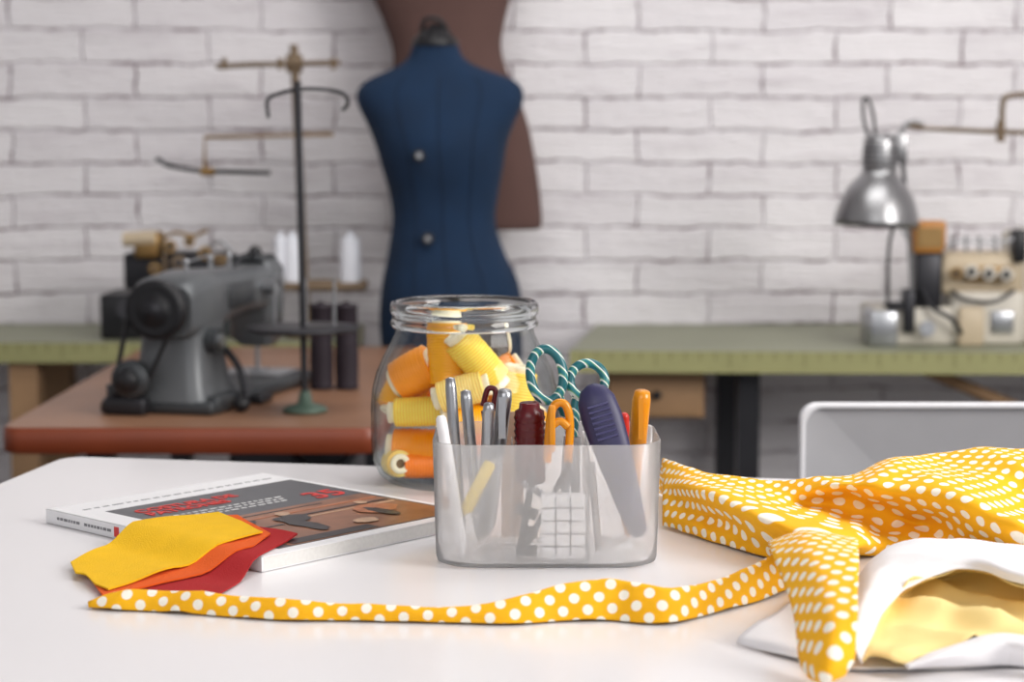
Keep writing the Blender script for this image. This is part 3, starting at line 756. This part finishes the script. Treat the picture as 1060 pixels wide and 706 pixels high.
b.rev([(0,0),(.018,0),(.02,.01),(0,.012)],(-.045,.045,.06),'black',(1,0,0),24)
b.box((-.03,.02,.0),(.0,.09,.03),'darkmetal',bev=.005); b.tube([(-.02,.045,.06),(-.01,.09,.02),(0,.1,.005)],.009,'darkmetal')
b.cyl((-.01,.08,0),(-.01,.08,.05),.012,'gunmetal2')
b.tube([(-.02,.045,.178),(-.02,.072,.06)],.004,'black',sub=1); b.tube([(-.02,-.04,.178),(-.02,.02,.05)],.004,'black',sub=1)
b.cyl((.06,-.055,.12),(.06,-.075,.12),.022,'gunmetal2'); b.cyl((.06,-.07,.12),(.06,-.08,.12),.012,'steel')
b.tube([(.10,-.06,.11),(.11,-.085,.07),(.11,-.10,.02)],.006,'darkmetal')
b.cyl((.33,-.043,.19),(.33,-.065,.19),.014,'steel'); b.cyl((.38,-.043,.2),(.38,-.06,.2),.01,'steel')
b.box((.15,-.056,.165),(.26,-.049,.21),'gunmetal2',bev=.003)
for x in (.1,.2,.28): b.cyl((x,0,.228),(x,0,.25),.004,'steel'); b.ball((x,0,.25),.006,'steel')
b.box((.36,-.03,.232),(.43,.03,.246),'gunmetal2',bev=.006); b.ball((.4,0,.25),.012,'black')
b.tube([(.1,0,.25),(.2,-.01,.258),(.28,0,.25)],.0018,'steel')
b.tube([(.25,-.02,.23),(.27,-.03,.25),(.31,-.03,.255),(.33,-.02,.235)],.003,'darkmetal')
b.box((.02,-.088,.0),(.12,-.06,.03),'gunmetal2',bev=.006)
b.box((.15,-.11,.0),(.2,-.086,.016),'darkmetal',bev=.004); b.ball((.06,-.11,.014),.014,'black')
xf = Matrix.Translation((-.545,2.99,ZG+.0005)) @ Matrix.Rotation(math.radians(75),4,'Z') @ Matrix.Diagonal((.95,.98,.93,1))
b.make(xf=xf)

# ------------------------------------------------------------ thread stand in front (dark)
b = B('thread_stand')
yb=3.02; base=Y(316,432,yb); base.z=ZG+.0005; X0=base.x
b.rev([(0,0),(.034,0),(.036,.004),(.03,.009),(.012,.014),(.009,.03),(.006,.034),(0,.034)],base,'greenbase')
top=Y(308,84,yb); 
b.cyl(base,(X0-.006,yb,top.z),.0055,'darkmetal')
pz=Y(316,342,yb).z
b.rev([(0,0),(.085,0),(.09,.003),(.088,.006),(.0,.006)],(X0-.002,yb,pz),'darkmetal',seg=40)
for dx in (-.05,.045,.0): b.cyl((X0+dx,yb+.03,pz),(X0+dx,yb+.03,pz+.08),.0025,'steel')
b.tube([Y(278,122,yb),Y(277,104,yb),Y(288,97,yb),Y(312,92,yb),Y(340,93,yb),Y(357,98,yb),Y(360,108,yb),Y(354,114,yb)],.003,'darkmetal')
b.make()
b = B('thread_cones')
for u in (333,359):
    p=Y(u,375,3.3); p.z=ZG+.001
    hgt=Y(u,312,3.3).z-p.z
    b.rev([(0,0),(.02,0),(.02,.004),(.0195,.006),(.0205,hgt*.3),(.0195,hgt*.6),(.019,hgt*.92),(.02,hgt*.93),(.02,hgt*.97),(.006,hgt*.975),(.006,hgt),(0,hgt)],p,'purple',seg=28)
b.make()
b = B('thread_stand')
yb=4.18; bp=Y(318,345,yb); bp.z=ZG+.0005
b.rev([(0,0),(.05,0),(.05,.008),(.015,.015),(0,.015)],bp,'brassdull')
tp=Y(304,46,yb); b.cyl(bp,tp,.009,'brassdull',seg=14)
def P4(u,v): return Y(u,v,yb-.012)
b.tube([P4(224,69),P4(260,67),P4(352,65)],.006,'brassdull',sub=1)
for u in (232,290,345): b.cyl(P4(u,72),P4(u,60),.006,'brassdull')
b.box(P4(296,75),P4(312,56)+Vector((0,.03,0)),'brassdull',bev=.003)
b.tube([P4(345,139),P4(212,142),P4(212,178)],.0045,'brass',sub=1); b.cyl(P4(208,178),P4(222,178),.009,'brass')
b.tube([P4(162,164),P4(178,172),P4(215,177),P4(280,179)],.005,'darkmetal')
b.tube([P4(252,293),P4(380,293)],.008,'brassdull',sub=1)
b.box(P4(275,300)+Vector((0,-.03,0)),P4(380,292)+Vector((0,.05,0)),'brassdull',bev=.003)
for u,r in ((291,.017),(303,.022),(363,.024)):
    p=Y(u,292,yb-.005); q=Y(u,240,yb-.005); hh=q.z-p.z
    b.rev([(0,0),(r*1.05,0),(r*1.05,.004),(r*.88,hh*.84),(r*.8,hh*.88),(r*.35,hh*.9),(r*.35,hh),(0,hh)],p,'whitecone',seg=24)
b.make()

# ------------------------------------------------------------ overlock machine on the left bench
b = B('overlock_machine')
yb=4.12
bxpx(b,104,150,305,360,yb,.18,'black',.006)
bxpx(b,128,235,262,300,yb+.02,.14,'darkmetal',.008)
bxpx(b,150,240,298,360,yb+.04,.12,'gunmetal2',.008)
bxpx(b,138,165,240,268,yb-.01,.08,'brass',.01)
b.cyl(Y(128,248,yb),Y(162,246,yb),.016,'beige')
for u,v,r in ((176,255,.014),(196,250,.012),(212,262,.014),(185,272,.016),(228,268,.012),(160,278,.012)):
    b.cyl(Y(u,v,yb+.03),Y(u,v,yb-.02),r,'brassdull' if u%2 else 'brass'); b.cyl(Y(u,v,yb-.02),Y(u,v,yb-.03),r*.5,'darkmetal')
b.tube([Y(165,250,yb),Y(180,241,yb),Y(200,244,yb),Y(215,238,yb)],.004,'brass'); b.tube([Y(205,262,yb),Y(228,250,yb),Y(240,262,yb)],.004,'steel')
b.tube([Y(150,300,yb-.01),Y(175,285,yb-.02),Y(215,292,yb-.01)],.005,'darkmetal')
b.tube([Y(170,262,yb-.02),Y(172,300,yb-.02),Y(180,330,yb-.02)],.004,'brassdull'); b.cyl(Y(130,320,yb),Y(130,320,yb-.03),.02,'darkmetal')
b.make()

# ------------------------------------------------------------ dress forms
def dressform(name, prof, y, m, n_exp=2.2):
    b = B(name); R=[]; fr=[]
    key=[Vector((Y(l,v,y).x,Y(r,v,y).x,Y(l,v,y).z)) for v,l,r,d in prof]; dd=[Vector((d,0,0)) for _,_,_,d in prof]
    K=crom(key,5); D=crom(dd,5)
    for k,d in zip(K,D):
        cx=(k.x+k.y)/2; hw=(k.y-k.x)/2; ring=[]
        for i in range(48):
            a=2*math.pi*i/48; c_,s_=math.cos(a),math.sin(a)
            ring.append(Vector((cx+hw*math.copysign(abs(c_)**(2/n_exp),c_), y+d.x*math.copysign(abs(s_)**(2/n_exp),s_), k.z)))
        R.append(ring); fr.append((cx,hw,d.x,k.z))
    b.loft(R,m,True,True)
    return b,fr
b,fr = dressform('dress_form',[(398,402,536,.10),(375,398,540,.112),(350,394,541,.12),(320,393,541,.122),(290,396,536,.115),(265,401,524,.103),(240,405,515,.092),(222,406,513,.09),(200,403,516,.095),(172,395,521,.112),(148,388,525,.118),(128,380,532,.108),(110,371,540,.095),(98,369,542,.085),(88,374,538,.075),(80,386,526,.066),(73,402,506,.058),(66,415,489,.05),(58,423,479,.045),(46,427,474,.042)],4.1,'blue')
for off in (0.0,-.5,.5):
    pts=[Vector((cx+hw*off, 4.1-d*(1-abs(off)**2.2)**(1/2.2)-.0003, z)) for cx,hw,d,z in fr[:78:3]]
    b.tube(pts,.0012,'blueseam',seg=6,sub=2)
t=fr[-1]; o=Vector((t[0],4.1,t[3]))
b.rev([(.048,-.004),(.05,.004),(.045,.012),(.036,.02),(.03,.028),(.018,.034),(.014,.04),(.006,.044),(0,.044)],o,'black')
b.tube([o+Vector((-.03,0,.02)),o+Vector((-.02,-.01,.05)),o+Vector((.01,-.01,.05)),o+Vector((.03,0,.02))],.005,'black')
for (u,v) in ((434,161),(443,247)):
    p=Y(u,v,4.1-.1); q=Y(u,v,4.1-.118 if v<200 else 4.1-.108)
    b.cyl(p+Vector((0,.02,0)),q,.012,'black'); b.cyl(q,q+Vector((0,-.004,0)),.006,'steel')
bz=fr[0][3]; bx_=fr[0][0]
b.cyl((bx_,4.1,.03),(bx_,4.1,bz+.01),.016,'darkmetal')
for a in (90,210,330):
    a=math.radians(a); b.tube([(bx_,4.1,.12),(bx_+.1*math.cos(a),4.1+.1*math.sin(a),.08),(bx_+.22*math.cos(a),4.1+.22*math.sin(a),.012)],.011,'darkmetal')
b.make()
b,fr = dressform('hanging_dress_form',[(237,414,556,.085),(232,409,561,.095),(200,404,559,.10),(165,400,554,.10),(130,399,547,.095),(95,402,535,.085),(68,407,523,.078),(45,405,519,.075),(20,396,523,.08),(0,387,528,.088),(-30,375,534,.098),(-60,366,540,.1),(-90,358,552,.085),(-108,362,554,.07),(-122,385,535,.06),(-135,415,500,.05),(-160,425,485,.045)],4.34,'brownf')
b.cyl((fr[-1][0],4.34,fr[-1][3]),(fr[-1][0],4.34,fr[-1][3]+.03),.03,'black')
for zz in (1.35,1.5): b.cyl((-.14,4.4,zz),(-.14,WY-.001,zz),.01,'darkmetal')
b.make()

# ------------------------------------------------------------ overlock machine on the right bench, lamp
b = B('overlock_machine')
yb=4.0
bxpx(b,903,988,318,366,yb,.16,'cream',.008)
bxpx(b,900,930,322,368,yb-.03,.1,'steel',.005); bxpx(b,936,948,300,345,yb-.02,.05,'darkmetal',.004)
bxpx(b,946,980,229,262,yb,.07,'orangebox',.004); b.box(Y(950,256,yb-.003),Y(976,236,yb-.001),'brass')
bxpx(b,948,976,262,325,yb+.005,.08,'darkmetal',.006)
bxpx(b,974,1062,262,306,yb+.01,.13,'beige',.012)
bxpx(b,984,1062,302,366,yb-.005,.16,'cream',.01)
bxpx(b,1054,1140,240,366,yb+.03,.18,'cream',.014)
bxpx(b,1050,1064,238,272,yb-.01,.05,'black',.006)
bxpx(b,992,1020,318,366,yb-.02,.03,'beige',.006)
bxpx(b,1000,1050,276,292,yb-.004,.02,'brass',.004)
for u,v,r in ((990,283,.013),(1006,281,.015),(1024,283,.015),(1042,284,.015)):
    b.cyl(Y(u,v,yb+.02),Y(u,v,yb-.018),r,'cream' if u>1000 else 'brass'); b.cyl(Y(u,v,yb-.018),Y(u,v,yb-.026),r*.5,'darkmetal')
for u in (986,1000,1014,1030): b.cyl(Y(u,262,yb+.04),Y(u,246,yb+.04),.003,'steel'); b.ball(Y(u,246,yb+.04),.005,'steel')
b.tube([Y(955,300,yb),Y(965,318,yb-.02),Y(985,330,yb-.03),Y(995,345,yb-.02)],.005,'darkmetal')
b.tube([Y(976,262,yb),Y(990,250,yb),Y(1040,250,yb),Y(1062,240,yb)],.003,'steel')
b.tube([Y(984,300,yb-.01),Y(1000,310,yb-.02),Y(1030,312,yb-.02),Y(1050,300,yb-.01)],.004,'darkmetal')
bxpx(b,1026,1050,322,345,yb-.012,.01,'steel',.003)
b.cyl(Y(960,340,yb-.01),Y(960,340,yb-.03),.016,'steel')
q=Y(1086,100,4.1); b.cyl((q.x,4.1,Y(1086,250,4.1).z),(q.x,4.1,q.z),.007,'brassdull')
def P5(u,v): return Y(u,v,4.1)
b.tube([P5(940,130),P5(960,133),P5(1040,137),P5(1086,138)],.005,'brassdull',sub=1); b.tube([P5(1086,97),P5(1046,99),P5(1038,108),P5(1037,144)],.006,'brassdull'); b.cyl(P5(1036,125),P5(1036,147),.009,'brassdull')
b.make()
b = B('desk_lamp')
yl=3.96
c=Y(907,234,yl); k=.00198
pr=[(43.5,2),(44,0),(43.5,6),(41.5,16),(38,27),(33,37),(27,45),(21,51),(18,55),(17.5,58),(18,60),(18.5,62),(18,88),(16,92),(8,95),(0,95.5)]
b.rev([(r*k,h*k) for r,h in pr],c,'steel2',(.04,0,1),48)
b.rev([(r*k,h*k) for r,h in [(42.5,2),(40,16),(36,27),(31,36),(25,44),(17,53),(0,56)]],c,'chairrim',(.04,0,1),48)
for h in (66,72,78): b.rev([(18.2*k,h*k),(19*k,(h+1)*k),(18.2*k,(h+2)*k)],c,'darkmetal',(.04,0,1),36)
b.ball(c+Vector((0,0,.03)),.025,'whitepl')
b.tube([Y(899,142,yl),Y(894,122,yl),Y(894,104,yl),Y(899,103,yl),Y(904,120,yl),Y(906,141,yl)],.0035,'black')
b.tube([Y(924,165,yl),Y(932,150,yl),Y(934,134,yl),Y(944,126,yl),Y(956,128,yl)],.005,'steel2')
b.box(Y(926,168,yl-.01),Y(938,138,yl+.01),'steel2',bev=.003)
b.tube([Y(932,160,yl+.01),Y(936,200,yl+.02),Y(921,250,yl+.03),Y(919,316,yl+.03)],.0038,'darkmetal'); b.tube([Y(934,150,yl+.01),Y(938,200,yl+.02),Y(941,250,yl+.03),Y(944,316,yl+.03)],.0038,'steel2')
b.tube([Y(921,250,yl+.03),Y(928,230,yl+.03),Y(941,250,yl+.03)],.003,'steel')
p=Y(931,318,yl+.06); b.rev([(0,-.002),(.035,-.002),(.034,.006),(.015,.012),(0,.012)],p,'darkmetal')
b.make()

# ------------------------------------------------------------ chair
b = B('chair')
x0,x1=.36,.80; yc=2.42; zt_=Y(830,415,yc).z; zb_=.50
def chring(ins,yy):
    return [Vector(((x0+x1)/2+p[0], yy+ .25*((p[0]/.22)**2)*-.1, (zt_+zb_)/2+p[1])) for p in rrect((x1-x0)/2-ins,(zt_-zb_)/2-ins,.022,8)]
b.loft([chring(.003,yc+.014),chring(0,yc+.01),chring(0,yc-.004),chring(.002,yc-.006),chring(.006,yc-.006),chring(.008,yc)],'chairrim')
b.loft([chring(.008,yc),chring(.05,yc+.004),chring(.12,yc+.008),chring(.17,yc+.01)],'chair',False,True)
b.loft([chring(.17,yc+.013),chring(.003,yc+.014)],'chair',True,False)
sr=lambda ins,z:[Vector(((x0+x1)/2+p[0],yc+.23+p[1],z)) for p in rrect(.22-ins,.22-ins,.06,8)]
b.loft([sr(.01,.43),sr(0,.437),sr(0,.447),sr(.01,.455),sr(.06,.45)],'chair',True,True)
for x in (x0+.02,x1-.02):
    b.tube([(x,yc+.01,zb_+.1),(x,yc+.01,.5),(x,yc+.04,.43),(x,yc+.02,.2),(x,yc-.01,.002)],.011,'steel',sub=4)
    b.tube([(x,yc+.41,.435),(x,yc+.43,.2),(x,yc+.46,.002)],.011,'steel',sub=4)
b.tube([(x0+.02,yc+.03,.435),(x0+.02,yc+.42,.435)],.009,'steel',sub=1); b.tube([(x1-.02,yc+.03,.435),(x1-.02,yc+.42,.435)],.009,'steel',sub=1)
b.make()

# ------------------------------------------------------------ lights
def area(name, loc, size, power, target, col=(1,1,1), sy=None):
    l = bpy.data.lights.new(name,'AREA'); l.energy = power; l.size = size; l.color = col
    if sy: l.shape='RECTANGLE'; l.size_y = sy
    o = bpy.data.objects.new(name,l); o.location = loc; S.collection.objects.link(o)
    o.rotation_euler = (Vector(target)-Vector(loc)).to_track_quat('-Z','Y').to_euler()
area('window_light',(2.6,0.7,2.3),1.6,88,(0.2,2.7,0.9),(1,0.97,0.935),1.4)
area('ceiling_light',(0.4,2.8,2.94),2.0,40,(0.4,3.2,0),(1.0,0.985,0.965),1.6)
area('ceiling_light',(-0.5,-1.0,2.6),2.0,24,(0,3.0,0.9),(1.0,0.98,0.96),1.5)
wd = bpy.data.worlds.new('soft_daylight'); S.world = wd; wd.use_nodes = True
wd.node_tree.nodes['Background'].inputs[0].default_value = (0.95,0.96,1.0,1)
wd.node_tree.nodes['Background'].inputs[1].default_value = 0.62

cam = bpy.data.cameras.new('camera'); co = bpy.data.objects.new('camera',cam); S.collection.objects.link(co)
co.location = (0,0,CAMZ); co.rotation_euler = (math.radians(90)-PITCH,0,0)
cam.sensor_width = 36; cam.lens = FPX*36/1060
cam.dof.use_dof = True; cam.dof.focus_distance = 1.66; cam.dof.aperture_fstop = 5.8
cam.clip_start = 0.05
S.camera = co
S.view_settings.view_transform = 'Standard'
